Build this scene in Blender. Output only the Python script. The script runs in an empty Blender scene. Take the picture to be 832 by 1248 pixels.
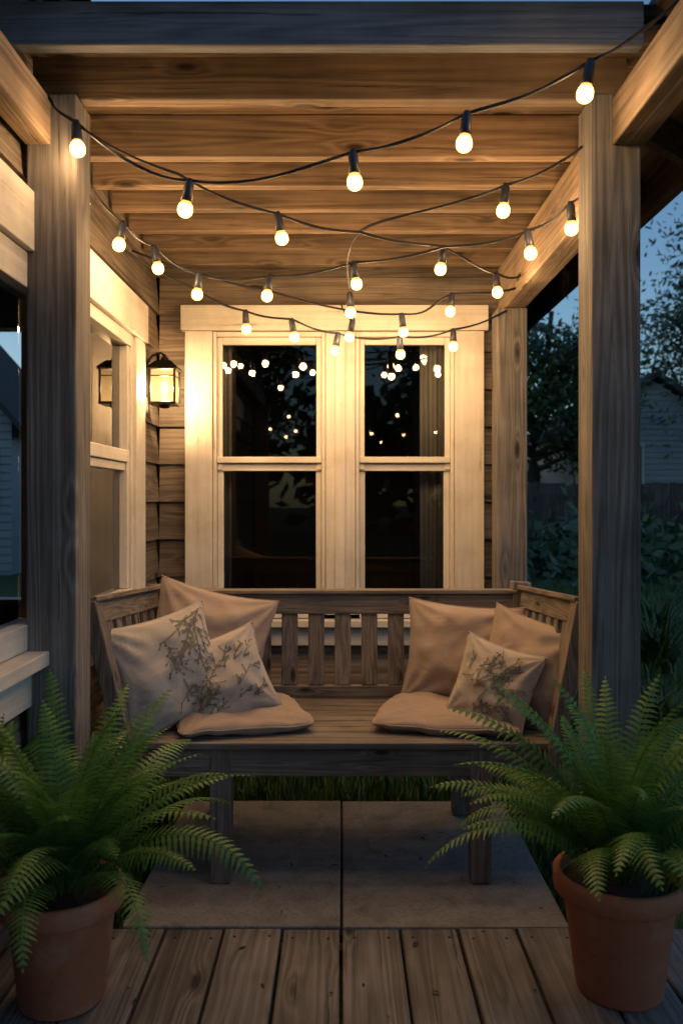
import bpy, math, random
from mathutils import Vector, Matrix, noise as mnoise
R = random.Random(7)
scene = bpy.context.scene

# ------------------------------------------------------------ helpers
class MB:
    def __init__(s): s.v=[]; s.f=[]
    def add(s,vs,fs):
        o=len(s.v); s.v+= [tuple(v) for v in vs]; s.f+= [tuple(i+o for i in f) for f in fs]
    def box(s,x0,x1,y0,y1,z0,z1):
        s.add([(x0,y0,z0),(x1,y0,z0),(x1,y1,z0),(x0,y1,z0),(x0,y0,z1),(x1,y0,z1),(x1,y1,z1),(x0,y1,z1)],
              [(0,3,2,1),(4,5,6,7),(0,1,5,4),(1,2,6,5),(2,3,7,6),(3,0,4,7)])
    def beam(s,p0,p1,w,h,up=(0,0,1),w1=None,h1=None):
        p0=Vector(p0);p1=Vector(p1);d=(p1-p0).normalized();up=Vector(up)
        sd=d.cross(up).normalized();u=sd.cross(d).normalized()
        w1=w if w1 is None else w1;h1=h if h1 is None else h1
        vs=[]
        for p,a,b in((p0,w,h),(p1,w1,h1)):
            for i,j in((-1,-1),(1,-1),(1,1),(-1,1)): vs.append(p+sd*(a/2*i)+u*(b/2*j))
        s.add(vs,[(0,1,2,3),(7,6,5,4),(0,4,5,1),(1,5,6,2),(2,6,7,3),(3,7,4,0)])
    def tube(s,pts,r,seg=8,cap=True):
        pts=[Vector(p) for p in pts];n=len(pts);vs=[];fs=[]
        for i,p in enumerate(pts):
            d=(pts[min(i+1,n-1)]-pts[max(i-1,0)]).normalized()
            a=d.cross(Vector((0,0,1)))
            if a.length<.05: a=d.cross(Vector((1,0,0)))
            a.normalize();b=a.cross(d)
            rr=r[i] if isinstance(r,(list,tuple)) else r
            for k in range(seg):
                t=2*math.pi*k/seg; vs.append(p+a*math.cos(t)*rr+b*math.sin(t)*rr)
        for i in range(n-1):
            for k in range(seg):
                k2=(k+1)%seg; fs.append((i*seg+k,i*seg+k2,(i+1)*seg+k2,(i+1)*seg+k))
        if cap:
            fs.append(tuple(range(seg))[::-1]);fs.append(tuple((n-1)*seg+k for k in range(seg)))
        s.add(vs,fs)
    def lathe(s,prof,org,axis=(0,0,1),seg=24):
        org=Vector(org);q=Vector((0,0,1)).rotation_difference(Vector(axis).normalized())
        vs=[];fs=[];n=len(prof)
        for r,h in prof:
            for k in range(seg):
                t=2*math.pi*k/seg; vs.append(org+q@Vector((r*math.cos(t),r*math.sin(t),h)))
        for i in range(n-1):
            for k in range(seg):
                k2=(k+1)%seg; fs.append((i*seg+k,i*seg+k2,(i+1)*seg+k2,(i+1)*seg+k))
        s.add(vs,fs)
    def build(s,name,mat,parent=None,smooth=False,bevel=0,mw=None):
        me=bpy.data.meshes.new(name);me.from_pydata(s.v,[],s.f);me.update()
        ob=bpy.data.objects.new(name,me);scene.collection.objects.link(ob)
        if mat: me.materials.append(mat)
        if smooth: me.polygons.foreach_set('use_smooth',[True]*len(me.polygons))
        if parent: ob.parent=parent
        if mw is not None: ob.matrix_world=mw
        if bevel:
            m=ob.modifiers.new('bevel','BEVEL');m.width=bevel;m.segments=2;m.limit_method='ANGLE'
        return ob
def empty(name):
    e=bpy.data.objects.new(name,None);scene.collection.objects.link(e);return e

class NT:
    def __init__(s,name):
        s.m=bpy.data.materials.new(name);s.m.use_nodes=True;s.t=s.m.node_tree;s.n=s.t.nodes
        s.b=s.n['Principled BSDF'];s.out=s.n['Material Output']
    def node(s,t,**k):
        x=s.n.new(t)
        for a,b in k.items(): setattr(x,a,b)
        return x
    def link(s,a,b): s.t.links.new(a,b)
    def put(s,sock,v):
        if hasattr(v,'is_output'): s.link(v,sock)
        else: sock.default_value=v
    def math(s,op,a,b=0.0,clamp=False):
        x=s.node('ShaderNodeMath',operation=op,use_clamp=clamp);s.put(x.inputs[0],a);s.put(x.inputs[1],b);return x.outputs[0]
    def vmath(s,op,a,b):
        x=s.node('ShaderNodeVectorMath',operation=op);s.put(x.inputs[0],a);s.put(x.inputs[1],b);return x.outputs[0]
    def noise(s,vec,scale,detail=5,rough=.6,dist=0):
        x=s.node('ShaderNodeTexNoise');s.put(x.inputs['Vector'],vec);x.inputs['Scale'].default_value=scale
        x.inputs['Detail'].default_value=detail;x.inputs['Roughness'].default_value=rough;x.inputs['Distortion'].default_value=dist
        return x.outputs['Fac']
    def ramp(s,fac,stops):
        x=s.node('ShaderNodeValToRGB');s.put(x.inputs[0],fac);e=x.color_ramp.elements
        while len(e)<len(stops): e.new(.5)
        for el,(p,c) in zip(e,stops): el.position=p;el.color=(*c,1) if len(c)==3 else c
        return x.outputs[0]
    def mix(s,fac,a,b,mode='MIX'):
        x=s.node('ShaderNodeMix',data_type='RGBA',blend_type=mode)
        s.put(x.inputs[0],fac)
        s.put(x.inputs[6],a if hasattr(a,'is_output') else (*a,1));s.put(x.inputs[7],b if hasattr(b,'is_output') else (*b,1))
        return x.outputs[2]
    def maprange(s,v,a,b,c,d):
        x=s.node('ShaderNodeMapRange');s.put(x.inputs[0],v)
        for i,q in enumerate((a,b,c,d)): x.inputs[i+1].default_value=q
        return x.outputs[0]
    def bump(s,h,strength=.3,dist=.01):
        x=s.node('ShaderNodeBump');x.inputs['Strength'].default_value=strength;x.inputs['Distance'].default_value=dist
        s.put(x.inputs['Height'],h);s.link(x.outputs[0],s.b.inputs['Normal'])
    def obj(s): return s.node('ShaderNodeTexCoord').outputs['Object']
    def rnd(s): return s.node('ShaderNodeNewGeometry').outputs['Random Per Island']

def wood(name,dark,mid,light,axis,rough=.8,var=.35,bump=.45,grey=None,knots=1.0,bscale=1.0,cracks=.85):
    n=NT(name);co0=n.obj();rd=n.rnd()
    off=n.node('ShaderNodeCombineXYZ')
    n.link(n.math('MULTIPLY',rd,17.3),off.inputs[0]);n.link(n.math('MULTIPLY',rd,29.7),off.inputs[1]);n.link(n.math('MULTIPLY',rd,11.9),off.inputs[2])
    co=n.vmath('ADD',co0,off.outputs[0])
    def sc(al,ac):
        v=[ac*bscale]*3;v[axis]=al*bscale;return n.vmath('MULTIPLY',co,tuple(v))
    vo=n.node('ShaderNodeTexVoronoi');n.link(sc(2.8,8.5),vo.inputs['Vector']);vo.inputs['Scale'].default_value=1
    d=vo.outputs['Distance']
    knot=n.math('MULTIPLY',n.maprange(d,.07,.16,1,0),knots)
    wide=n.math('POWER',n.maprange(d,0,.38,1,0),2)
    low=n.noise(sc(.32,9),1,2,.5,.2)
    low2=n.math('ADD',low,n.math('MULTIPLY',wide,.22))
    rings=n.math('ADD',n.math('MULTIPLY',n.math('SINE',n.math('MULTIPLY',low2,80)),.5),.5)
    fine=n.noise(sc(3.5,150),1,3,.75)
    med=n.noise(sc(.9,38),1,4,.65,.3)
    comb=n.math('ADD',n.math('MULTIPLY',rings,.18),n.math('ADD',n.math('MULTIPLY',fine,.42),n.math('MULTIPLY',med,.55)))
    col=n.ramp(comb,[(.37,dark),(.58,mid),(.78,light)])
    if grey:
        patch=n.maprange(n.noise(co,1.3,3,.6),.35,.62,0,1)
        col=n.mix(n.math('MULTIPLY',patch,.65),col,n.mix(n.maprange(comb,.37,.79,0,1),tuple(c*.32 for c in grey),grey))
    crk=n.math('MULTIPLY',n.maprange(med,.59,.655,0,1),n.math('MULTIPLY',n.maprange(fine,.5,.58,0,1),cracks))
    col=n.mix(crk,col,tuple(c*.28 for c in dark))
    col=n.mix(knot,col,tuple(c*.3 for c in dark))
    stain=n.maprange(n.noise(co0,3.1,3,.6),.3,.75,.58,1.15)
    b=n.math('MULTIPLY',stain,n.math('ADD',n.math('MULTIPLY',rd,var*2),1-var))
    bc=n.node('ShaderNodeCombineColor')
    for i in range(3): n.link(b,bc.inputs[i])
    col=n.mix(1,col,bc.outputs[0],'MULTIPLY')
    n.link(col,n.b.inputs['Base Color']);n.b.inputs['Roughness'].default_value=rough
    n.bump(n.math('SUBTRACT',comb,n.math('ADD',n.math('MULTIPLY',knot,.3),n.math('MULTIPLY',crk,.6))),bump,.005)
    return n.m
def plain(name,c,rough=.7,metal=0,nscale=20,amt=.3,bump=.1):
    n=NT(name);f=n.noise(n.obj(),nscale,4,.6)
    n.link(n.mix(f,tuple(x*(1-amt) for x in c),tuple(min(1,x*(1+amt)) for x in c)),n.b.inputs['Base Color'])
    n.b.inputs['Roughness'].default_value=rough;n.b.inputs['Metallic'].default_value=metal
    if bump: n.bump(f,bump,.004)
    return n.m
def emis(name,c,st,samp='FRONT',glass=0):
    n=NT(name);e=n.node('ShaderNodeEmission');e.inputs[0].default_value=(*c,1);e.inputs[1].default_value=st
    n.n.remove(n.b)
    if glass:   # translucent lit glass: part of the inner light passes straight through
        tp=n.node('ShaderNodeBsdfTransparent');mx=n.node('ShaderNodeMixShader');mx.inputs[0].default_value=1-glass
        n.link(tp.outputs[0],mx.inputs[1]);n.link(e.outputs[0],mx.inputs[2]);n.link(mx.outputs[0],n.out.inputs[0])
    else: n.link(e.outputs[0],n.out.inputs[0])
    try: n.m.cycles.emission_sampling=samp
    except Exception: pass
    return n.m
def leafmat(name,c1,c2,trans=.25,scale=6):
    n=NT(name);rd=n.rnd();f=n.noise(n.obj(),scale,2)
    c=n.mix(n.math('ADD',n.math('MULTIPLY',rd,.5),n.math('MULTIPLY',f,.5)),c1,c2)
    n.link(c,n.b.inputs['Base Color']);n.b.inputs['Roughness'].default_value=.5
    if trans:
        tr=n.node('ShaderNodeBsdfTranslucent');n.link(c,tr.inputs[0])
        mx=n.node('ShaderNodeMixShader');mx.inputs[0].default_value=trans
        n.link(n.b.outputs[0],mx.inputs[1]);n.link(tr.outputs[0],mx.inputs[2]);n.link(mx.outputs[0],n.out.inputs[0])
    return n.m

# ------------------------------------------------------------ materials
M_postZ=wood('weathered_post_wood',(.085,.075,.067),(.195,.17,.148),(.31,.28,.25),2,.85,.10,grey=(.27,.26,.25))
M_beamX=wood('ceiling_wood_x',(.125,.08,.047),(.27,.178,.108),(.39,.27,.17),0,.75,.30,grey=(.30,.23,.165))
M_beamY=wood('beam_wood_y',(.145,.095,.057),(.30,.205,.128),(.42,.30,.195),1,.75,.14,grey=(.31,.25,.18))
M_fascia=wood('painted_fascia_wood',(.08,.09,.11),(.14,.16,.19),(.20,.22,.26),0,.7,.1)
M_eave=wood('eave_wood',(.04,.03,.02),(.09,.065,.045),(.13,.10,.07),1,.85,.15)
M_deck=wood('deck_boards_wood',(.055,.049,.044),(.145,.13,.115),(.245,.225,.205),1,.7,.2,grey=(.23,.22,.215),bump=.7)
BW=((.08,.06,.046),(.215,.17,.13),(.33,.27,.215))
M_benchX=wood('bench_wood_x',*BW,0,.6,.18,bscale=1.5,grey=(.275,.24,.205));M_benchY=wood('bench_wood_y',*BW,1,.6,.18,bscale=1.5,grey=(.275,.24,.205));M_benchZ=wood('bench_wood_z',*BW,2,.6,.18,bscale=1.5,grey=(.275,.24,.205))
SW=((.075,.055,.04),(.165,.125,.092),(.26,.205,.155))
M_sideX=wood('siding_wood_x',*SW,0,.8,.32,grey=(.23,.20,.17));M_sideY=wood('siding_wood_y',*SW,1,.8,.32,grey=(.23,.20,.17))
def paint(name,axis):
    n=NT(name);co=n.obj()
    v=[45,45,45];v[axis]=1.6
    st=n.noise(n.vmath('MULTIPLY',co,tuple(v)),1,4,.7);f=n.noise(co,4,4,.65)
    c=n.mix(n.maprange(st,.35,.75,0,1),(.66,.62,.555),(.52,.485,.425));c=n.mix(n.maprange(f,.48,.76,0,.55),c,(.35,.30,.24))
    chip=n.math('MULTIPLY',n.maprange(st,.62,.68,0,1),n.maprange(f,.5,.58,0,1))
    c=n.mix(n.math('MULTIPLY',chip,.7),c,(.20,.15,.10))
    n.link(c,n.b.inputs['Base Color']);n.b.inputs['Roughness'].default_value=.5;n.bump(st,.2,.004);return n.m
M_trimZ=paint('white_trim_z',2);M_trimX=paint('white_trim_x',0);M_trimY=paint('white_trim_y',1)
M_black=plain('black_metal',(.02,.018,.016),.4,.8)
M_rubber=plain('black_rubber',(.010,.010,.012),.6)
M_socket=plain('socket_plastic',(.022,.028,.045),.45)
n=NT('terracotta');f=n.noise(n.obj(),9,6,.65);g=n.noise(n.obj(),60,4)
c=n.mix(f,(.33,.105,.05),(.50,.19,.095));c=n.mix(n.maprange(f,.54,.75,0,.5),c,(.46,.31,.23));c=n.mix(n.maprange(g,.56,.78,0,.4),c,(.15,.065,.04))
n.link(c,n.b.inputs['Base Color']);n.b.inputs['Roughness'].default_value=.75;n.bump(g,.25,.003);M_terra=n.m
M_soil=plain('soil',(.03,.02,.014),.95,0,60,.5,.8)
n=NT('concrete');co=n.obj();f=n.noise(co,2.5,6,.65);g=n.noise(co,90,3,.7);k=n.noise(co,9,5,.6,.5)
c=n.mix(f,(.13,.125,.117),(.28,.268,.25));c=n.mix(n.maprange(k,.48,.72,0,.75),c,(.085,.08,.072));c=n.mix(n.maprange(g,.48,.7,0,.55),c,(.07,.066,.06))
n.link(c,n.b.inputs['Base Color']);n.b.inputs['Roughness'].default_value=.85;n.bump(n.math('ADD',g,n.math('MULTIPLY',k,.6)),.55,.005);M_conc=n.m
n=NT('lawn');co=n.obj();f=n.noise(co,1.2,5,.6);g=n.noise(co,45,4,.7)
c=n.mix(f,(.03,.06,.014),(.065,.12,.03));c=n.mix(n.maprange(g,.45,.7,0,.6),c,(.016,.026,.009))
n.link(c,n.b.inputs['Base Color']);n.b.inputs['Roughness'].default_value=.95;n.bump(g,.8,.03);M_lawn=n.m
M_grass=leafmat('grass_blades',(.035,.075,.016),(.09,.17,.04),0,3)
M_fern=leafmat('fern_leaf',(.04,.125,.028),(.13,.30,.06),.3,5)
M_tree=leafmat('tree_foliage',(.025,.052,.016),(.075,.12,.035),0,.6)
M_bark=plain('bark',(.06,.045,.035),.95,0,12,.4,.6)
M_fence=wood('fence_wood',(.04,.032,.026),(.10,.08,.065),(.15,.12,.10),2,.9,.3)
M_nside=plain('neighbour_siding',(.36,.38,.40),.8,0,3,.1,0)
M_nroof=plain('roof_shingles',(.05,.05,.055),.9,0,20,.4,.4)
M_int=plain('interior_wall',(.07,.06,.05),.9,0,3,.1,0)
M_curtain=plain('curtain_cloth',(.22,.205,.18),.9,0,80,.1,.2)
def fabric(name,c):
    n=NT(name);co=n.obj();f=n.noise(co,5,3,.6)
    w1=n.node('ShaderNodeTexWave',bands_direction='X');w1.inputs['Scale'].default_value=110;w1.inputs['Distortion'].default_value=.6
    w2=n.node('ShaderNodeTexWave',bands_direction='Z');w2.inputs['Scale'].default_value=110;w2.inputs['Distortion'].default_value=.6
    n.link(co,w1.inputs[0]);n.link(co,w2.inputs[0])
    wv=n.math('MULTIPLY',w1.outputs['Fac'],w2.outputs['Fac'])
    slub=n.noise(n.vmath('MULTIPLY',co,(12,12,160)),1,2)
    cc=n.mix(n.math('ADD',n.math('MULTIPLY',f,.5),n.math('MULTIPLY',slub,.5)),tuple(x*.72 for x in c),tuple(min(1,x*1.15) for x in c))
    n.link(cc,n.b.inputs['Base Color']);n.b.inputs['Roughness'].default_value=.95
    try: n.b.inputs['Sheen Weight'].default_value=.15
    except Exception: pass
    fold=n.noise(n.vmath('ADD',co,(3.1,1.7,.4)),7,2,.5,1.2)
    n.bump(n.math('ADD',wv,n.math('MULTIPLY',fold,8)),.5,.005);return n.m
M_beige=fabric('beige_linen',(.46,.355,.275));M_cream=fabric('cream_linen',(.56,.49,.41));M_seatc=fabric('cushion_linen',(.43,.33,.255))
M_embr=plain('embroidery_thread',(.16,.17,.125),.9,0,50,.5,.1)
M_embr2=plain('embroidery_thread_brown',(.25,.20,.14),.9,0,50,.3,.1)
n=NT('window_glass')
fr=n.node('ShaderNodeFresnel');fr.inputs[0].default_value=1.6
tr=n.node('ShaderNodeBsdfTransparent');tr.inputs[0].default_value=(.85,.87,.87,1)
gl=n.node('ShaderNodeBsdfGlossy');gl.inputs['Roughness'].default_value=.012;gl.inputs[0].default_value=(1,1,1,1)
bp=n.node('ShaderNodeBump');bp.inputs['Strength'].default_value=.035;bp.inputs['Distance'].default_value=.01
n.link(n.noise(n.obj(),3.5,1),bp.inputs['Height']);n.link(bp.outputs[0],gl.inputs['Normal'])
mx=n.node('ShaderNodeMixShader');n.link(fr.outputs[0],mx.inputs[0]);n.link(tr.outputs[0],mx.inputs[1]);n.link(gl.outputs[0],mx.inputs[2])
n.link(mx.outputs[0],n.out.inputs[0]);n.n.remove(n.b);M_glass=n.m
M_bulb=emis('lit_bulb',(1,.58,.15),8,'NONE',glass=.35)
M_bulb2=emis('lit_bulb_neck',(1,.42,.08),2.4,'NONE')
M_lant2=emis('lantern_candle_bulb',(1,.64,.28),9,'NONE',glass=.35)

# ------------------------------------------------------------ ground
m=MB();m.add([(-150,-150,-.07),(150,-150,-.07),(150,150,-.07),(-150,150,-.07)],[(0,1,2,3)]);m.build('lawn_ground',M_lawn)
def grass(name,regions,seed):
    r=random.Random(seed);m=MB()
    for x0,x1,y0,y1,cnt,h in regions:
        for _ in range(cnt):
            x=r.uniform(x0,x1);y=r.uniform(y0,y1);a=r.uniform(0,6.28);hh=h*r.uniform(.5,1.3);w=.004+.002*r.random()+y*.0006
            lx=math.cos(a)*hh*.5*r.random();ly=math.sin(a)*hh*.5*r.random();b=r.uniform(0,6.28);cx=math.cos(b)*w;cy=math.sin(b)*w
            m.add([(x-cx,y-cy,-.07),(x+cx,y+cy,-.07),(x+lx*.4+cx*.7,y+ly*.4+cy*.7,-.07+hh*.6),(x+lx*.4-cx*.7,y+ly*.4-cy*.7,-.07+hh*.6),(x+lx,y+ly,-.07+hh)],[(0,1,2,3),(3,2,4)])
    m.build(name,M_grass)
grass('grass',[(-.86,.78,3.33,4.0,3500,.10),(.95,3.5,1.6,5,7000,.08),(1.0,6,5,12,8000,.09),(.66,.95,2.34,4,900,.07),(-.88,-.64,2.34,3.4,500,.07)],3)

# concrete patio
m=MB();m.box(-.62,-.0035,2.318,3.29,-.09,-.002);m.box(.0035,.645,2.318,3.29,-.09,-.004)
m.build('concrete_patio',M_conc,bevel=.006)
m=MB();m.box(-.61,.635,2.32,3.285,-.2,-.03);m.build('patio_base_slab',M_soil)
m=MB();rr=random.Random(5)
for _ in range(46):
    x=rr.uniform(-.6,.6);y=rr.uniform(1.5,3.2);a=rr.uniform(0,6.28);l=rr.uniform(.006,.016);z=.0015+rr.random()*.003
    dx,dy=math.cos(a)*l,math.sin(a)*l
    m.add([(x-dx,y-dy,z),(x+dy*.4,y-dx*.4,z+.002),(x+dx,y+dy,z),(x-dy*.4,y+dx*.4,z+.001)],[(0,1,2,3)])
m.build('fallen_leaves',M_soil)

# deck
deck=empty('wooden_deck')
m=MB();nl=MB()
for i in range(-6,6):
    x0=i*.1635+.003;x1=x0+.156
    if x0<-.9: x0=-.895
    z=R.uniform(-.003,.0015)
    m.box(x0,x1+R.uniform(-.002,.001),-1.2,2.306-R.uniform(0,.008),-.035+z,z)
    for y in (2.255,1.75,1.25):
        for xx in (x0+.03,x1-.03): nl.lathe([(0,.0006),(.004,.0006),(.0042,-.003)],(xx+R.uniform(-.004,.004),y+R.uniform(-.006,.006),z+.0004),seg=8)
m.build('boards',M_deck,deck,bevel=.004);nl.build('nails',M_black,deck)
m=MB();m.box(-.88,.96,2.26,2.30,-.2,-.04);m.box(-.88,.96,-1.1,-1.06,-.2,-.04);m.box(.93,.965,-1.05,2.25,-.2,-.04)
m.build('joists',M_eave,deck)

# ------------------------------------------------------------ porch frame
porch=empty('covered_porch')
m=MB();m.box(-.888,-.747,2.312,2.45,-.1,2.348);m.build('post_front_a',M_postZ,porch,bevel=.006)
m=MB();m.box(.705,.843,2.312,2.45,-.1,2.348);m.build('post_front_b',M_postZ,porch,bevel=.006)
m=MB();m.box(.724,.864,3.82,3.96,-.1,2.098);m.build('post_rear',M_postZ,porch,bevel=.006)
m=MB();m.box(-.91,-.77,-.6,-.46,-.1,2.2);m.box(.76,.90,-.6,-.46,-.1,2.2);m.build('posts_outer',M_postZ,porch,bevel=.006)
m=MB();m.box(.76,.855,-.7,2.309,2.2,2.33);m.box(-.888,-.816,-.7,2.309,2.2,2.33)
m.box(.762,.86,2.453,4.0,2.10,2.327);m.build('side_beams',M_beamY,porch,bevel=.005)
m=MB();m.box(-.886,.82,2.355,2.405,2.352,2.53)
for y in (2.70,2.95,3.19,3.45,3.70,3.94):
    m.box(-.893,.95,y,y+.045,2.331+R.uniform(0,.004),2.47)
m.build('joists',M_beamX,porch,bevel=.004)
m=MB();y=2.22
while y<4.04:
    y2=min(y+.14,4.05);m.box(-.895,.955,y+.002,y2-.002,2.473,2.49);y=y2
m.build('ceiling_boards',M_beamX,porch)
m=MB();m.box(-1.02,.80,2.17,2.212,2.405,2.522);m.build('front_fascia',M_fascia,porch,bevel=.004)
m=MB();m.box(-1.1,1.1,2.13,2.165,2.532,2.66);m.box(-1.1,1.1,2.14,2.17,2.664,2.85);m.build('gable_boards',M_fascia,porch,bevel=.003)
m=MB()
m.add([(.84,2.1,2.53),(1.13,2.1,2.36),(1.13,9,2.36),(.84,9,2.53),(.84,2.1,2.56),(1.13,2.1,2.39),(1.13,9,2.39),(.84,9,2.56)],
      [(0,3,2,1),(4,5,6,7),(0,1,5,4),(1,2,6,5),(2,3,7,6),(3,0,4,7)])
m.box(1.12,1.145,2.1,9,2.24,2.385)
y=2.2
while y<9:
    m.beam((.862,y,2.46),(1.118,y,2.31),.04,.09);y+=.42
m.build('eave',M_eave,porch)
m=MB();m.box(-1.3,.86,2.2,4.3,2.50,2.53);m.build('roof_sheet',M_nroof,porch)

# ------------------------------------------------------------ house
house=empty('wood_sided_house')
def siding(mb,plane,pos,a0,a1,z0,z1,ops,ex=.185):
    z=z0
    while z<z1-.005:
        zt=min(z+ex,z1);cuts={z,zt}
        for o in ops:
            for q in(o[2],o[3]):
                if z<q<zt:cuts.add(q)
        cuts=sorted(cuts)
        for b0,b1 in zip(cuts,cuts[1:]):
            seg=[(a0,a1)]
            for o in ops:
                if o[2]<(b0+b1)/2<o[3]:
                    ns=[]
                    for s0,s1 in seg:
                        if o[0]>s0: ns.append((s0,min(s1,o[0])))
                        if o[1]<s1: ns.append((max(s0,o[1]),s1))
                    seg=[q for q in ns if q[1]-q[0]>.005]
            t0=.026-.020*(b0-z)/ex;t1=.026-.020*(b1-z)/ex
            for s0,s1 in seg:
                if plane=='Y':
                    vs=[(s0,pos-t0,b0),(s1,pos-t0,b0),(s1,pos+.02,b0),(s0,pos+.02,b0),(s0,pos-t1,b1),(s1,pos-t1,b1),(s1,pos+.02,b1),(s0,pos+.02,b1)]
                else:
                    vs=[(pos-.02,s0,b0),(pos+t0,s0,b0),(pos+t0,s1,b0),(pos-.02,s1,b0),(pos-.02,s0,b1),(pos+t1,s0,b1),(pos+t1,s1,b1),(pos-.02,s1,b1)]
                mb.add(vs,[(0,3,2,1),(4,5,6,7),(0,1,5,4),(1,2,6,5),(2,3,7,6),(3,0,4,7)])
        z=zt
OPB=(-.70,.63,.54,2.08); OPL=(1.0,3.56,.74,1.96)
m=MB();siding(m,'Y',4.08,-.90,.80,-.1,2.72,[OPB]);m.build('back_wall_siding',M_sideX,house)
m=MB();siding(m,'X',-.925,-1.5,4.07,-.1,2.72,[OPL]);siding(m,'X',.80,4.11,9,-.1,2.5,[]);m.build('side_wall_siding',M_sideY,house)
m=MB();m.box(.775,.83,4.045,4.105,-.1,2.5);m.build('corner_board',M_sideX,house)
# interior: a side room, its far opening added to stand in for reflected sky, and a room behind the back window
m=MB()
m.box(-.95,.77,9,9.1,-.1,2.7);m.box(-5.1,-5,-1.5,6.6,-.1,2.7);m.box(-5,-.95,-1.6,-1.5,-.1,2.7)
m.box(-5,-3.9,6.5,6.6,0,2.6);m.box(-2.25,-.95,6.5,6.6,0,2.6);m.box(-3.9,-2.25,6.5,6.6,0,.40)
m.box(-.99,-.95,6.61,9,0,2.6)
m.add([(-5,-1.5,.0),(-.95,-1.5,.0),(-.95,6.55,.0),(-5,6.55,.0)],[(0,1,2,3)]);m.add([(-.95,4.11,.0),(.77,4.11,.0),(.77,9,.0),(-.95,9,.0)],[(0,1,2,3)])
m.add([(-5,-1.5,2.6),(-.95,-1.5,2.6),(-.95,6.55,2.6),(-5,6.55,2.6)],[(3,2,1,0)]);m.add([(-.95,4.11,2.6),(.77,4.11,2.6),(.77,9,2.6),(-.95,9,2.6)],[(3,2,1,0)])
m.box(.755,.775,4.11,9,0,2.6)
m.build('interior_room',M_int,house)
m=MB()
for x in(-3.9,-2.29): m.box(x,x+.04,6.47,6.62,.40,2.595)
m.box(-3.9,-2.25,6.465,6.625,.38,.42);m.box(-3.9,-2.25,6.465,6.625,2.56,2.598)
m.build('added_far_opening_frame',M_trimZ,house)  # frames the added opening; sky seen through it replaces the pane's reflection
m=MB();m.box(-5.3,-.86,-1.7,6.8,2.73,2.8);m.box(-1.0,1.1,4.1,9.2,2.6,2.68)
m.add([(-5.3,-1.7,2.8),(-.8,-1.7,2.8),(-.8,6.8,2.8),(-5.3,6.8,2.8),(-3,-1.7,4.2),(-3,6.8,4.2)],[(0,4,5,3),(1,2,5,4),(0,1,4),(3,5,2)])
m.build('roof',M_nroof,house)
# back window
win=MB();winx=MB()
Y0,Y1=4.015,4.06
win.box(-.765,-.632,Y0,Y1,.62,2.03);win.box(.555,.697,Y0,Y1,.62,2.03)
win.box(-.077,.067,Y0+.004,Y1+.02,.64,2.028);win.box(-.030,.018,Y0-.008,Y0+.003,.64,2.028)
winx.box(-.785,.717,Y0-.01,Y1,2.032,2.155)
winx.box(-.80,.735,Y0-.045,Y1,.585,.618);winx.box(-.765,.697,Y0,Y1,.49,.583)
for a,b in((-.630,-.079),(.069,.553)):
    win.box(a,a+.018,Y0+.012,4.10,.64,2.028);win.box(b-.018,b,Y0+.012,4.10,.64,2.028)
    winx.box(a+.019,b-.019,Y0+.012,4.10,2.005,2.028);winx.box(a+.019,b-.019,Y0+.012,4.10,.622,.65)
    win.box(a+.019,a+.044,4.045,4.078,1.352,2.004);win.box(b-.044,b-.019,4.045,4.078,1.352,2.004)
    winx.box(a+.045,b-.045,4.045,4.078,1.968,2.004);winx.box(a+.019,b-.019,4.030,4.079,1.385,1.415)
    win.box(a+.019,a+.047,4.062,4.095,.652,1.351);win.box(b-.047,b-.019,4.062,4.095,.652,1.351)
    winx.box(a+.019,b-.019,4.052,4.096,1.346,1.383);winx.box(a+.048,b-.048,4.062,4.095,.652,.70)
win.build('back_window_frame_uprights',M_trimZ,house,bevel=.003);winx.build('back_window_frame_rails',M_trimX,house,bevel=.003)
g=MB()
for a,b in((-.59,-.12),(.108,.513)):
    g.add([(a,4.06,1.41),(b,4.06,1.41),(b,4.06,1.97),(a,4.06,1.97)],[(0,1,2,3)])
    g.add([(a-.003,4.08,.69),(b+.003,4.08,.69),(b+.003,4.08,1.36),(a-.003,4.08,1.36)],[(0,1,2,3)])
g.build('back_window_glass',M_glass,house)
# side window
w=MB();wy=MB();X0,X1=-.925,-.872
w.box(X0,X1,3.50,3.66,.80,1.90);w.box(X0,X1,2.50,2.70,.80,1.90)
wy.box(X0,X1+.008,.9,3.68,1.902,2.07)
wy.box(X0,X1+.05,.88,3.70,.735,.775);wy.box(X0,X1,.9,3.66,.62,.733)
w.box(-.96,X1-.012,3.46,3.498,.80,1.90);w.box(-.96,X1-.012,2.702,2.74,.80,1.90)
w.box(-.96,X1-.012,2.46,2.498,.80,1.90)
wy.box(-.96,X1-.012,2.742,3.458,1.85,1.90);wy.box(-.96,X1-.012,2.742,3.458,.777,.83)
wy.box(-.955,X1-.018,2.742,3.458,1.36,1.41);wy.box(-.965,X1-.03,2.742,3.458,1.325,1.358)
wy.box(-.96,X1-.012,.95,2.458,1.80,1.90);wy.box(-.96,X1-.012,.95,2.458,.777,.85)
w.box(-.95,X1-.02,3.425,3.458,.832,1.848);w.box(-.95,X1-.02,2.742,2.775,.832,1.848)
w.build('side_window_frame_uprights',M_trimZ,house,bevel=.003);wy.build('side_window_frame_rails',M_trimY,house,bevel=.003)
g=MB()
g.add([(-.925,2.77,.82),(-.925,3.43,.82),(-.925,3.43,1.86),(-.925,2.77,1.86)],[(0,1,2,3)])
g.add([(-.925,.95,.84),(-.925,2.47,.84),(-.925,2.47,1.81),(-.925,.95,1.81)],[(0,1,2,3)])
g.build('side_window_glass',M_glass,house)
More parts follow.
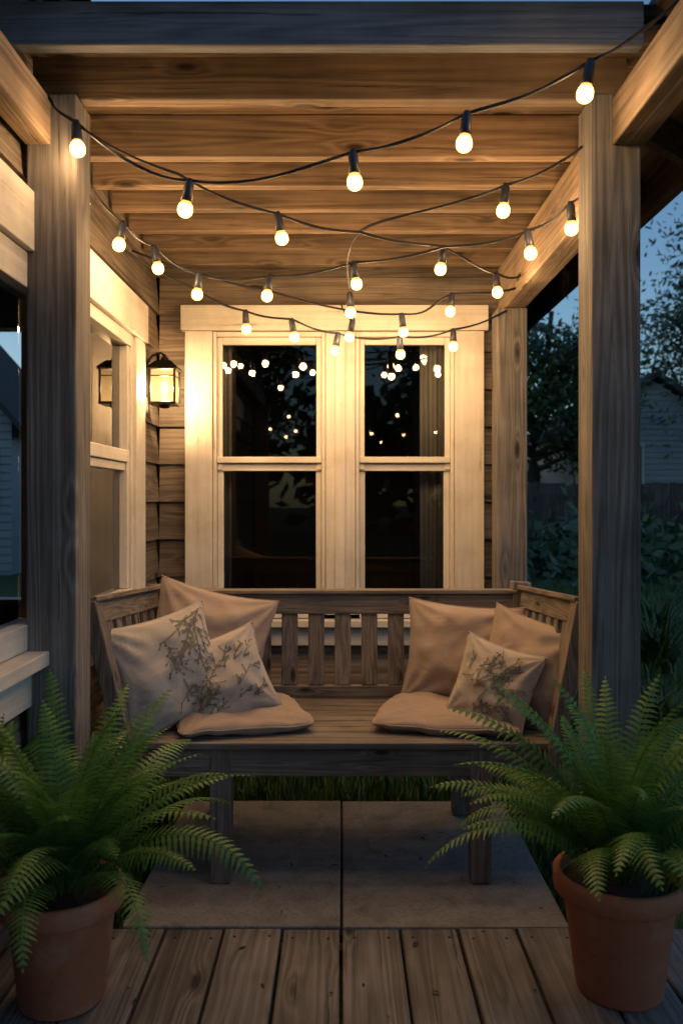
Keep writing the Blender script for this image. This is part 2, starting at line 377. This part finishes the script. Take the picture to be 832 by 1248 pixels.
def curtain(mb,p0,p1,z0,z1,folds,amp):
    p0=Vector(p0);p1=Vector(p1);d=p1-p0;nn=Vector((-d.y,d.x)).normalized();N=folds*8
    vs=[];fs=[]
    for j in range(7):
        z=z1+(z0-z1)*j/6
        for i in range(N+1):
            t=i/N;q=p0+d*t+nn*amp*math.sin(t*folds*6.283+.4*math.sin(j+t*9))*(.6+.08*j);vs.append((q.x,q.y,z))
    for j in range(6):
        for i in range(N): a=j*(N+1)+i;fs.append((a,a+1,a+N+2,a+N+1))
    mb.add(vs,fs)
m=MB();curtain(m,(.40,4.2),(.62,4.2),.3,2.05,5,.018);curtain(m,(-.72,4.2),(-.56,4.2),.3,2.05,4,.018)
m.build('curtains',M_curtain,house,smooth=True)

def lamp(name,loc,en,col,rad,parent):
    l=bpy.data.lights.new(name,'POINT');l.energy=en;l.color=col;l.shadow_soft_size=rad
    o=bpy.data.objects.new(name,l);scene.collection.objects.link(o);o.location=loc;o.parent=parent
WARM=(1,.60,.28)
# wall lantern
lan=empty('wall_lantern');LX,LY,LZ=-.812,3.775,1.73
m=MB();m.box(-.915,-.893,LY-.035,LY+.035,LZ-.05,LZ+.13)
m.tube([(-.90,LY,LZ+.09),(-.87,LY,LZ+.135),(-.83,LY,LZ+.15),(LX,LY,LZ+.135)],.006,8)
m.lathe([(0,.145),(.008,.14),(.01,.13),(.018,.126),(.022,.112),(.04,.105)],(LX,LY,LZ),seg=16)
w_=.056
m.add([(LX-.035,LY-.035,LZ+.11),(LX+.035,LY-.035,LZ+.11),(LX+.035,LY+.035,LZ+.11),(LX-.035,LY+.035,LZ+.11),
       (LX-.07,LY-.07,LZ+.075),(LX+.07,LY-.07,LZ+.075),(LX+.07,LY+.07,LZ+.075),(LX-.07,LY+.07,LZ+.075)],[(0,1,2,3),(0,4,5,1),(1,5,6,2),(2,6,7,3),(3,7,4,0)])
m.box(LX-.068,LX+.068,LY-.068,LY+.068,LZ+.066,LZ+.074);m.box(LX-.062,LX+.062,LY-.062,LY+.062,LZ-.092,LZ-.08)
m.lathe([(.03,-.092),(.02,-.105),(0,-.108)],(LX,LY,LZ),seg=12)
for i in(-1,1):
    for j in(-1,1): m.box(LX+i*w_-.005,LX+i*w_+.005,LY+j*w_-.005,LY+j*w_+.005,LZ-.08,LZ+.066)
z=LZ+.034
for s in(-1,1):
    m.box(LX-w_,LX+w_,LY+s*w_-.003,LY+s*w_+.003,z,z+.006);m.box(LX+s*w_-.003,LX+s*w_+.003,LY-w_,LY+w_,z,z+.006)
m.build('frame',M_black,lan,bevel=.0015)
n=NT('lantern_pane');e=n.node('ShaderNodeEmission');tp=n.node('ShaderNodeBsdfTransparent')
co=n.obj();sx_=n.node('ShaderNodeSeparateXYZ');n.link(co,sx_.inputs[0])
e.inputs[0].default_value=(1,.53,.17,1);n.link(n.maprange(sx_.outputs[2],LZ-.08,LZ+.06,3.0,1.5),e.inputs[1])
mxs=n.node('ShaderNodeMixShader');mxs.inputs[0].default_value=.75;n.link(tp.outputs[0],mxs.inputs[1]);n.link(e.outputs[0],mxs.inputs[2]);n.link(mxs.outputs[0],n.out.inputs[0]);n.n.remove(n.b)
try: n.m.cycles.emission_sampling='NONE'
except Exception: pass
m=MB();q=.052
for a,b in(((-q,-q),(q,-q)),((q,-q),(q,q)),((q,q),(-q,q)),((-q,q),(-q,-q))):
    m.add([(LX+a[0],LY+a[1],LZ-.079),(LX+b[0],LY+b[1],LZ-.079),(LX+b[0],LY+b[1],LZ+.065),(LX+a[0],LY+a[1],LZ+.065)],[(0,1,2,3)])
m.build('glass',n.m,lan)
m=MB();m.lathe([(.010,-.08),(.010,-.045),(.018,-.03),(.022,-.012),(.018,.006),(.004,.03),(0,.031)],(LX,LY,LZ),seg=14);m.build('candle_bulb',M_lant2,lan,True)
lamp('lantern_light',(LX,LY,LZ-.012),170,WARM,.016,lan)

# ------------------------------------------------------------ string lights
DROP=.075
def strand(pts,seed,name='string_lights',en=11):
    """pts: (x,y,z,kind) kind b=bulb centre at z (wire DROP above); w=wire point"""
    r=random.Random(seed);e=empty(name);wire=MB();so=MB();bu=MB();b2=MB()
    P=[Vector((x,y,z+(DROP if k=='b' else 0))) for x,y,z,k in pts]
    Q=[P[0]]+P+[P[-1]];line=[]
    for i in range(1,len(Q)-2):
        a,b,c,d=Q[i-1:i+3];N=10
        for j in range(N):
            t=j/N;p=.5*((2*b)+(-a+c)*t+(2*a-5*b+4*c-d)*t*t+(-a+3*b-3*c+d)*t**3)
            p.z-=.012*math.sin(math.pi*t)*min(1,(c-b).length/.3);line.append(p)
    line.append(P[-1]);wire.tube(line,.0034,6)
    l2=[p+Vector((.003*math.sin(i*.9),.003*math.cos(i*.9),.004)) for i,p in enumerate(line)]
    wire.tube(l2,.0022,5)
    for (x,y,z,k),p in zip(pts,P):
        if k!='b':continue
        ax=Vector((r.uniform(-.2,.2),r.uniform(-.15,.15),-1)).normalized()
        so.lathe([(0,-.006),(.009,-.006),(.0115,.004),(.0135,.010),(.0140,.03),(.0160,.054),(.014,.0555),(0,.05)],p,ax,14)
        b2.lathe([(.012,.050),(.0135,.0565),(.0150,.0600),(.0170,.0628)],p,ax,14)
        bu.lathe([(.0170,.0628),(.0185,.0655),(.0208,.0730),(.0212,.079),(.0205,.0855),(.0180,.0915),(.0130,.0965),(.0068,.0995),(0,.1005)],p,ax,16)
        lamp('bulb_light',p+ax*.0785,en*r.uniform(.7,1.3),WARM,.0185,e)
    wire.build('wire',M_rubber,e,True);so.build('sockets',M_socket,e,True);bu.build('bulbs',M_bulb,e,True);b2.build('bulb_necks',M_bulb2,e,True)
strand([(.78,1.9,2.36,'w'),(.621,2.05,2.221,'b'),(.324,2.12,2.124,'b'),(.031,2.2,2.058,'b'),(-.417,2.26,2.005,'b'),(-.73,2.26,2.165,'b'),(-.82,2.29,2.33,'w')],1,en=7)
strand([(-.80,2.47,2.33,'w'),(-.5,2.52,2.20,'w'),(-.207,2.65,2.051,'b'),(.06,2.8,2.115,'w'),(.369,2.95,2.035,'b'),(.62,3.3,2.038,'b'),(.765,3.5,2.16,'w')],2)
strand([(.703,2.40,2.235,'w'),(.51,2.55,2.103,'b'),(.067,2.81,2.124,'w'),(.033,3.3,1.959,'b'),(.05,3.6,1.92,'b'),(0,4.0,2.15,'w')],3)
strand([(-.76,2.46,2.25,'w'),(-.79,2.55,2.12,'b'),(-.7315,2.75,2.055,'b'),(-.684,3.0,2.052,'b'),(-.536,3.1,1.981,'b'),(-.27,3.1,1.972,'b'),(.043,3.05,2.008,'b'),(.36,2.9,2.095,'w'),(.6215,2.75,2.028,'b'),(.725,2.6,2.066,'b'),(.77,2.5,2.17,'w')],4)
strand([(-.88,3.2,2.2,'w'),(-.62,3.5,2.10,'w'),(-.421,3.6,1.956,'b'),(-.223,3.65,1.93,'b'),(-.015,3.7,1.877,'b'),(.263,3.72,1.866,'b'),(.51,3.75,1.905,'b'),(.765,3.8,2.08,'w')],5,en=6)
strand([(-.88,3.45,2.25,'w'),(-.3,3.5,2.09,'w'),(.263,3.6,1.942,'b'),(.469,3.5,2.005,'b'),(.765,3.6,2.13,'w')],6,en=6)
def far_strand(p0,p1,n,sag,seed):
    pts=[(*p0,'w')]
    for i in range(n):
        t=(i+.5)/n;pts.append((p0[0]+(p1[0]-p0[0])*t,p0[1]+(p1[1]-p0[1])*t,p0[2]+(p1[2]-p0[2])*t-sag*4*t*(1-t)-DROP,'b'))
    pts.append((*p1,'w'));strand(pts,seed,en=2.2)
m=MB();m.box(-2.05,-1.95,-5.05,-4.95,-.1,2.75);m.box(2.45,2.55,-5.05,-4.95,-.1,2.75);m.build('string_light_poles',M_postZ)
far_strand((-2,-5,2.65),(.8,-.53,2.25),7,.25,21);far_strand((2.5,-5,2.65),(-.82,-.53,2.25),7,.3,22);far_strand((-2,-5,2.6),(2.5,-5,2.6),6,.4,23)

# ------------------------------------------------------------ bench
bench=empty('corner_garden_bench')
sx=MB();sy=MB();sz=MB()
y=2.565
while y<3.13:
    sx.box(-.655+R.uniform(-.003,.003),.665,y,y+.06,.420,.441+R.uniform(-.001,.001));y+=.0675
sx.box(-.60,.625,2.578,2.604,.332,.418)
sx.box(-.60,.625,3.10,3.126,.335,.418)
sy.box(-.628,-.602,2.59,3.12,.335,.418);sy.box(.627,.653,2.59,3.12,.335,.418);sy.box(-.02,.02,2.606,3.098,.36,.418)
for x in(-.38,.437): sz.beam((x,2.600,-.002),(x,2.612,.418),.062,.062,(0,1,0),.072,.07)
for x in(-.45,.455): sz.beam((x,3.16,-.002),(x,3.145,.418),.062,.062,(0,1,0),.07,.07)
sx.box(-.69,.675,3.165,3.20,.762,.838);sx.box(-.69,.675,3.15,3.215,.840,.856)
sx.box(-.66,.65,3.145,3.175,.447,.490)
x=-.61
while x<.63:
    sz.beam((x,3.158,.49),(x,3.182,.763),.018,.062,(1,0,0));x+=.1025
sz.beam((-.70,3.165,.35),(-.715,3.19,.875),.062,.062,(0,1,0));sz.beam((.665,3.165,.35),(.695,3.19,.885),.07,.07,(0,1,0))
for s in(-1,1):
    f0=Vector((.655*s,2.59,.33));f1=Vector((.785*s if s<0 else .75,2.565,.885))
    b0=Vector((.655*s,3.14,.33));b1=Vector((.715*s if s<0 else .70,3.17,.86))
    sz.beam(f0,f1,.05,.066,(0,1,0))
    def L(t,k):
        a=f0.lerp(f1,k);b=b0.lerp(b1,k);return a.lerp(b,t)
    up=(f1-f0).normalized()
    sy.beam(L(.03,.93),L(.97,.93),.028,.07,up);sy.beam(L(-.03,1.005),L(.97,1.005),.062,.018,up)
    sy.beam(L(.06,.26),L(.97,.26),.028,.05,up)
    for q in range(6):
        t=.15+q*.14;sz.beam(L(t,.29),L(t,.88),.052,.016,(1,0,0) )
sx.build('seat_and_rails',M_benchX,bench,bevel=.004);sy.build('side_rails',M_benchY,bench,bevel=.004);sz.build('legs_and_slats',M_benchZ,bench,bevel=.004)

# ------------------------------------------------------------ pillows
def psurf(u,v,w,h,t,side,seed,boxy=False):
    pw=2.1 if not boxy else 5
    e=(1-abs(u)**pw)*(1-abs(v)**pw);e=max(e,0)
    th=t*.5*(e**(.6 if not boxy else .5))
    k=.10 if not boxy else .015
    x=w/2*u*(1-k*(1-v*v)*abs(u));z=h/2*v*(1-k*(1-u*u)*abs(v))
    if boxy:
        rr=(abs(u)*abs(v))**8*.05;x*=1-rr;z*=1-rr
    nz=mnoise.noise(Vector((u*1.8+seed*3.1,v*1.8,seed*1.7+side*5)))*.32+mnoise.noise(Vector((u*4+seed,v*4,side*3.3)))*.18
    cr=math.sin(math.atan2(1-abs(v),1-abs(u)+1e-6)*12+seed)*.16*(abs(u)*abs(v))**.8
    th*=1+nz+cr*2
    zz=0
    if boxy: zz=mnoise.noise(Vector((u*1.5+seed,v*1.5,2.2)))*.014+mnoise.noise(Vector((u*4+seed,v*4,7)))*.005
    return Vector((x,side*th+zz,z))
def pillow(name,mat,loc,w,h,t,yaw,tilt,roll,seed,pattern=0,flat=False):
    m=MB();N=34
    for side in(-1,1):
        vs=[];fs=[]
        for j in range(N+1):
            for i in range(N+1):
                u=-1+2*i/N;v=-1+2*j/N
                u=math.sin(u*math.pi/2);v=math.sin(v*math.pi/2)
                vs.append(psurf(u,v,w,h,t,side,seed,flat))
        for j in range(N):
            for i in range(N):
                a=j*(N+1)+i;q=(a,a+1,a+N+2,a+N+1);fs.append(q if side<0 else q[::-1])
        m.add(vs,fs)
    pe=[(-1+2*i/14,-1) for i in range(14)]+[(1,-1+2*i/14) for i in range(14)]+[(1-2*i/14,1) for i in range(14)]+[(-1,1-2*i/14) for i in range(15)]
    m.tube([psurf(u,v,w,h,t,1,seed,flat) for u,v in pe],.0035,6,False)
    mw=Matrix.Translation(loc)@Matrix.Rotation(math.radians(yaw),4,'Z')@Matrix.Rotation(math.radians(tilt),4,'X')@Matrix.Rotation(math.radians(roll),4,'Y')
    ob=m.build(name,mat,None,True,0,mw)
    if pattern:
        r=random.Random(seed*11+pattern);e1=MB();e2=MB()
        def S(u,v):
            u=max(-.97,min(.97,u));v=max(-.97,min(.97,v));p=psurf(u,v,w,h,t,-1,seed,flat);return p+Vector((0,-.0022,0))
        def leaf(mb,u,v,a,l,wd):
            if abs(u)>.93 or abs(v)>.93: return
            ca,sa=math.cos(a),math.sin(a);pts=[(0,0),(.3,.5),(.65,.42),(1,0),(.65,-.42),(.3,-.5)]
            vs=[S(u+(ca*x*l-sa*y*wd),v+(sa*x*l+ca*y*wd)) for x,y in pts];mb.add(vs,[(0,5,4,3,2,1)])
        def sprig(u,v,a,n,ln,mb,cv=None):
            st=.034;cv=r.uniform(-.12,.12) if cv is None else cv;pl=[S(u,v)]
            for i in range(n):
                a+=cv;u+=math.cos(a)*st;v+=math.sin(a)*st
                if abs(u)>.93 or abs(v)>.93: break
                pl.append(S(u,v));k=1.1-.6*i/n
                if r.random()<.85:
                    for sd in(-1,1): leaf(mb,u,v,a+sd*r.uniform(.6,1.1),ln*k*r.uniform(.7,1.1),ln*.34*k)
                if n>9 and r.random()<.35: sprig(u,v,a+r.choice((-1,1))*r.uniform(.5,.9),r.randint(3,6),ln*.75,mb)
            for q in range(5): leaf(mb,u,v,q*1.257+a,.026,.016)
            if len(pl)>1: mb.tube(pl,.0007,4,False)
        if pattern==1:   # long branching sprays fanning out of the upper corner
            for i in range(9):
                sprig(r.uniform(.45,.9),r.uniform(.55,.92),3.35+i*.22+r.uniform(-.1,.1),r.randint(14,26),.042,e1 if r.random()<.7 else e2,r.uniform(-.025,.03))
            for i in range(12):
                sprig(r.uniform(-.1,.9),r.uniform(-.4,.5),3.8+r.uniform(-.2,1.4),r.randint(9,16),.038,e1 if r.random()<.6 else e2,r.uniform(-.03,.03))
        else:
            for i in range(24):
                sprig(r.uniform(-.85,.7),-.85+r.random()*1.4,r.gauss(1.1,.45),r.randint(11,20),.040,e1 if r.random()<.55 else e2,r.uniform(-.05,.03))
        e1.build('embroidery',M_embr,ob,False);e2.build('embroidery_brown',M_embr2,ob,False)
        for o in list(ob.children): o.matrix_parent_inverse=Matrix()
    return ob
pillow('throw_pillow',M_beige,(-.490,3.03,.665),.45,.43,.17,14,-13,14,1)
pillow('embroidered_pillow',M_cream,(-.580,2.74,.632),.385,.385,.17,36,-14,-11,2,1)
pillow('embroidered_pillow',M_cream,(-.405,2.80,.592),.32,.31,.14,10,-24,-18,3,2)
pillow('throw_pillow',M_beige,(.445,3.02,.635),.43,.38,.17,-10,-14,4,4)
pillow('throw_pillow',M_beige,(.635,2.78,.618),.38,.38,.16,-38,-12,12,5)
pillow('embroidered_pillow',M_cream,(.505,2.73,.582),.29,.29,.12,-34,-16,12,6,2)
pillow('seat_cushion',M_seatc,(-.345,2.815,.470),.44,.40,.058,15,-90,0,7,0,True)
pillow('seat_cushion',M_seatc,(.370,2.815,.470),.48,.40,.058,-13,-90,0,8,0,True)

# ------------------------------------------------------------ ferns
def pot_fern(loc,rt,rb,h,seed,xmin=None,nf=60,scale=1):
    r=random.Random(seed);e=empty('potted_fern');x,y,z=loc
    m=MB();m.lathe([(0,.001),(rb-.006,.001),(rb,.008),(rt-.022,h-.055),(rt-.020,h-.052),(rt-.004,h-.050),(rt,h-.046),(rt+.002,h-.006),(rt-.003,h),(rt-.014,h),(rt-.018,h-.006),(rt-.022,h-.05)],loc,seg=48)
    m.build('pot',M_terra,e,True)
    m=MB();m.lathe([(rt-.016,h-.03),(rt*.5,h-.022),(0,h-.018)],loc,seg=24);m.build('soil',M_soil,e,True)
    m=MB();st=MB()
    for i in range(nf):
        az=i*2.39996+r.uniform(-.25,.25);q=i/nf
        th=math.radians(4+40*q+r.uniform(-6,6));bend=math.radians(r.uniform(35,75)+45*q*q);L=scale*r.uniform(.42,.62)*(1-.12*abs(q-.6))
        p=Vector((x+math.cos(az)*.05*q,y+math.sin(az)*.05*q,z+h-.02));N=34;hd=Vector((math.cos(az),math.sin(az),0));sd0=Vector((-hd.y,hd.x,0))
        tw=r.uniform(-.5,.5);pts=[];sway=r.uniform(-.5,.5)
        for k in range(N+1):
            t=k/N;a=th+bend*t**1.4
            hd2=(hd*math.cos(sway*t)+sd0*math.sin(sway*t))
            d=hd2*math.sin(a)+Vector((0,0,math.cos(a)));sd=Vector((-hd2.y,hd2.x,0))
            up=sd.cross(d)*-1
            if xmin is not None and p.x<xmin: p.x=xmin
            pts.append(p.copy())
            if t>.12:
                env=min(1,(t-.05)/.2)*(1-t)**.72+.03
                ll=.098*scale*env*r.uniform(.88,1.1)
                for s in(-1,1):
                    s2=sd*s*math.cos(tw)+up*math.sin(tw)*s
                    ld=(s2*.9+d*.42).normalized();w=L/N*.46
                    dr=Vector((r.uniform(-.08,.08),r.uniform(-.08,.08),-.28))
                    vs=[];n=7
                    for g_ in range(n+1):
                        u=g_/n;c=p+ld*(ll*u)+dr*(ll*u*u)
                        wt=w*(1-u**1.6)*(1 if g_%2==0 else .55)+.0004
                        vs.append(c+d*wt);vs.append(c-d*wt*.9)
                    m.add(vs,[(2*a_,2*a_+1,2*a_+3,2*a_+2) for a_ in range(n)])
            p=p+d*(L/N)
        st.tube(pts,[.0022*(1-.7*k/N) for k in range(N+1)],5)
    m.build('fronds',M_fern,e);st.build('stems',M_fern,e,True)
pot_fern((.682,2.02,0),.156,.104,.29,31)
pot_fern((-.672,1.98,0),.146,.10,.275,47,xmin=-.85)

# ------------------------------------------------------------ yard
m=MB();x=-12
while x<26:
    m.box(x,x+.135,15+R.uniform(-.01,.01),15.02,-.1,1.52+R.uniform(-.02,.02));x+=.145
m.box(-12,26,15.03,15.07,.3,.4);m.box(-12,26,15.03,15.07,1.2,1.3);m.build('wooden_fence',M_fence)
def gable_house(x0,x1,y0,y1,ze,za,wins):
    nh=empty('neighbour_house');xm=(x0+x1)/2
    m=MB();m.box(x0,x1,y0,y1,-.1,ze);m.add([(x0,y0,ze),(x1,y0,ze),(xm,y0,za-.08)],[(0,1,2)])
    k=0
    while k*.14<za-.1:
        zz=k*.14;f=0 if zz+.12<ze else (zz+.12-ze)/(za-ze)*(x1-x0)/2
        if x1-x0-2*f>.2: m.box(x0-.01*(f==0)+f,x1+.01*(f==0)-f,y0-.03,y0-.01,zz,zz+.12)
        k+=1
    m.build('walls',M_nside,nh)
    o=.3;dz=(za-ze)/((x1-x0)/2)*o;m=MB()
    A=[(x0-o,ze-dz),(xm,za),(x1+o,ze-dz)];vs=[]
    for yy,up in((y0-o,0),(y1+o,0),(y0-o,.13),(y1+o,.13)):
        for a,b in A: vs.append((a,yy,b+up))
    m.add(vs,[(0,1,4,3),(1,2,5,4),(6,9,10,7),(7,10,11,8),(0,6,7,1),(1,7,8,2),(0,3,9,6),(2,8,11,5)])
    m.build('roof',M_nroof,nh)
    m=MB();p=MB()
    for a,b,c,d in wins: m.box(a,b,y0-.07,y0-.035,c,d);p.box(a+.08,b-.08,y0-.09,y0-.075,c+.08,d-.08)
    m.build('window_frames',M_trimX,nh);p.build('window_panes',M_int,nh)
gable_house(6.1,9.1,20,28,3.1,4.2,[(6.55,7.35,1.3,2.6)])
gable_house(-9.0,-5.62,14,16.8,2.65,4.55,[(-6.35,-5.82,1.0,2.1)])  # added beyond the side room's opening, standing in for a reflected house

def tree(x,y,h,cr,seed,lf=6000,ls=.13,low=.3,name='leafy_tree'):
    r=random.Random(seed);e=empty(name);tk=MB();lv=MB()
    tp=[Vector((x+r.uniform(-.1,.1)*k,y+r.uniform(-.1,.1)*k,-.1+h*.8*k/6)) for k in range(7)]
    tk.tube(tp,[h*.03*(1-.12*k) for k in range(7)],9)
    tips=[]
    for b in range(16):
        k=r.uniform(low,.95);i=min(5,int(k*6));o=tp[i].lerp(tp[i+1],k*6-i if k*6-i<1 else 1)
        az=r.uniform(0,6.28);l=cr*r.uniform(.6,1.1)*(1.1-.4*k);pts=[o];d=Vector((math.cos(az),math.sin(az),r.uniform(.15,.7))).normalized()
        for s in range(5):
            d=(d+Vector((r.uniform(-.25,.25),r.uniform(-.25,.25),r.uniform(-.1,.2)))).normalized();pts.append(pts[-1]+d*l/5)
            if s>=1:
                tips.append(pts[-1].copy())
                d2=(d+Vector((r.uniform(-.9,.9),r.uniform(-.9,.9),r.uniform(-.4,.6)))).normalized();q=pts[-1]+d2*l*.3
                tk.tube([pts[-1],pts[-1].lerp(q,.5)+Vector((0,0,.03)),q],[.02,.014,.006],5);tips.append(q)
        tk.tube(pts,[h*.011*(1-.16*s) for s in range(6)],6)
    tk.build('trunk_and_limbs',M_bark,e,True)
    cl=[(t,r.uniform(.16,.34)*cr) for t in tips]
    for _ in range(lf):
        t,s=r.choice(cl);p=t+Vector((r.gauss(0,s*.55),r.gauss(0,s*.55),r.gauss(0,s*.4)))
        a=Vector((r.uniform(-1,1),r.uniform(-1,1),r.uniform(-1,1))).normalized();b=a.orthogonal().normalized();q=ls*r.uniform(.5,1.2)
        lv.add([p-a*q*.6,p+b*q*.3,p+a*q*.6,p-b*q*.3],[(0,1,2,3)])
    lv.build('foliage',M_tree,e)
tree(4.9,21,7.5,2.6,1,8000,.2,.15)
tree(3.2,24,8.5,2.9,2,7000,.2,.15)
tree(11.3,25,10.5,3.6,3,8000,.22,.2)
tree(4.65,9.6,5.0,1.15,8,3000,.10,.35)
tree(9.6,17,7.2,2.1,4,6000,.17,.3)
tree(-3,-13,7,3,5,5000,.22,.2)
tree(3.5,-11,6.5,2.6,6,5000,.2,.2)
def mass(name,segs,seed,cnt,ls,hmax):
    r=random.Random(seed);m=MB();c=[]
    for x0,y0,x1,y1 in segs:
        for k in range(26):
            t=r.random();c.append((x0+(x1-x0)*t,y0+(y1-y0)*t,r.uniform(.3,1)*hmax,r.uniform(.8,2)))
    for _ in range(cnt):
        x,y,h,s=r.choice(c);p=Vector((x+r.gauss(0,s),y+r.gauss(0,s),max(0,h*math.sqrt(r.random())+r.gauss(0,.3))))
        a=Vector((r.uniform(-1,1),r.uniform(-1,1),r.uniform(-1,1))).normalized();b=a.orthogonal().normalized();q=ls*r.uniform(.6,1.3)
        m.add([p-a*q,p+b*q*.6,p+a*q,p-b*q*.6],[(0,1,2,3)])
    m.build(name,M_tree)
mass('distant_trees',[(-10,42,40,38),(40,38,42,-10),(-25,-22,30,-24)],9,22000,.45,5.5)
mass('hedge',[(1.5,14.2,8,14.2)],10,5000,.10,.9)
def clump(x,y,h,n_,seed):
    r=random.Random(seed);m=MB()
    for _ in range(n_):
        az=r.uniform(0,6.28);L=h*r.uniform(.7,1.2);th=r.uniform(.1,.6);be=r.uniform(.5,1.4);p=Vector((x+r.uniform(-.08,.08),y+r.uniform(-.08,.08),-.07));hd=Vector((math.cos(az),math.sin(az),0));sd=Vector((-hd.y,hd.x,0));vs=[];N=7
        for k in range(N+1):
            t=k/N;a=th+be*t;w=.016*(1-t)+.001;vs+= [p+sd*w,p-sd*w];p=p+(hd*math.sin(a)+Vector((0,0,math.cos(a))))*L/N
        m.add(vs,[(2*k,2*k+1,2*k+3,2*k+2) for k in range(N)])
    m.build('garden_plant',M_grass)
clump(2.35,6.1,.55,120,1);clump(2.9,7.6,.5,110,2);clump(1.75,4.6,.3,70,3);clump(3.1,10,.6,110,4)

# ------------------------------------------------------------ sky, sun
W=bpy.data.worlds.new('World');scene.world=W;W.use_nodes=True;nt=W.node_tree
sky=nt.nodes.new('ShaderNodeTexSky');sky.sky_type='NISHITA';sky.sun_disc=False
sky.sun_elevation=math.radians(9.0);sky.sun_rotation=math.radians(-60);sky.ozone_density=3;sky.air_density=1.2;sky.dust_density=.5
bg=nt.nodes['Background'];bg.inputs[1].default_value=.19
mx=nt.nodes.new('ShaderNodeMix');mx.data_type='RGBA';mx.blend_type='MULTIPLY';mx.inputs[0].default_value=1;mx.inputs[7].default_value=(.82,.9,1.02,1)
nt.links.new(sky.outputs[0],mx.inputs[6]);nt.links.new(mx.outputs[2],bg.inputs[0])
sun=bpy.data.lights.new('sun','SUN');sun.energy=.03;sun.angle=math.radians(10);sun.color=(.8,.88,1)
so=bpy.data.objects.new('sun',sun);scene.collection.objects.link(so);so.rotation_euler=(math.radians(78),0,math.radians(60))

# ------------------------------------------------------------ camera
cam=bpy.data.cameras.new('camera');co=bpy.data.objects.new('camera',cam);scene.collection.objects.link(co)
co.location=(0,0,1.2);co.rotation_euler=(math.radians(90),0,0)
cam.sensor_fit='VERTICAL';cam.sensor_height=36;cam.lens=28.85;cam.shift_y=-14/1248;cam.clip_end=500;cam.clip_start=.05
cam.dof.use_dof=True;cam.dof.focus_distance=2.9;cam.dof.aperture_fstop=3.2
scene.camera=co
scene.view_settings.view_transform='Standard'
try: scene.view_settings.look='None'
except Exception: pass
scene.view_settings.exposure=0
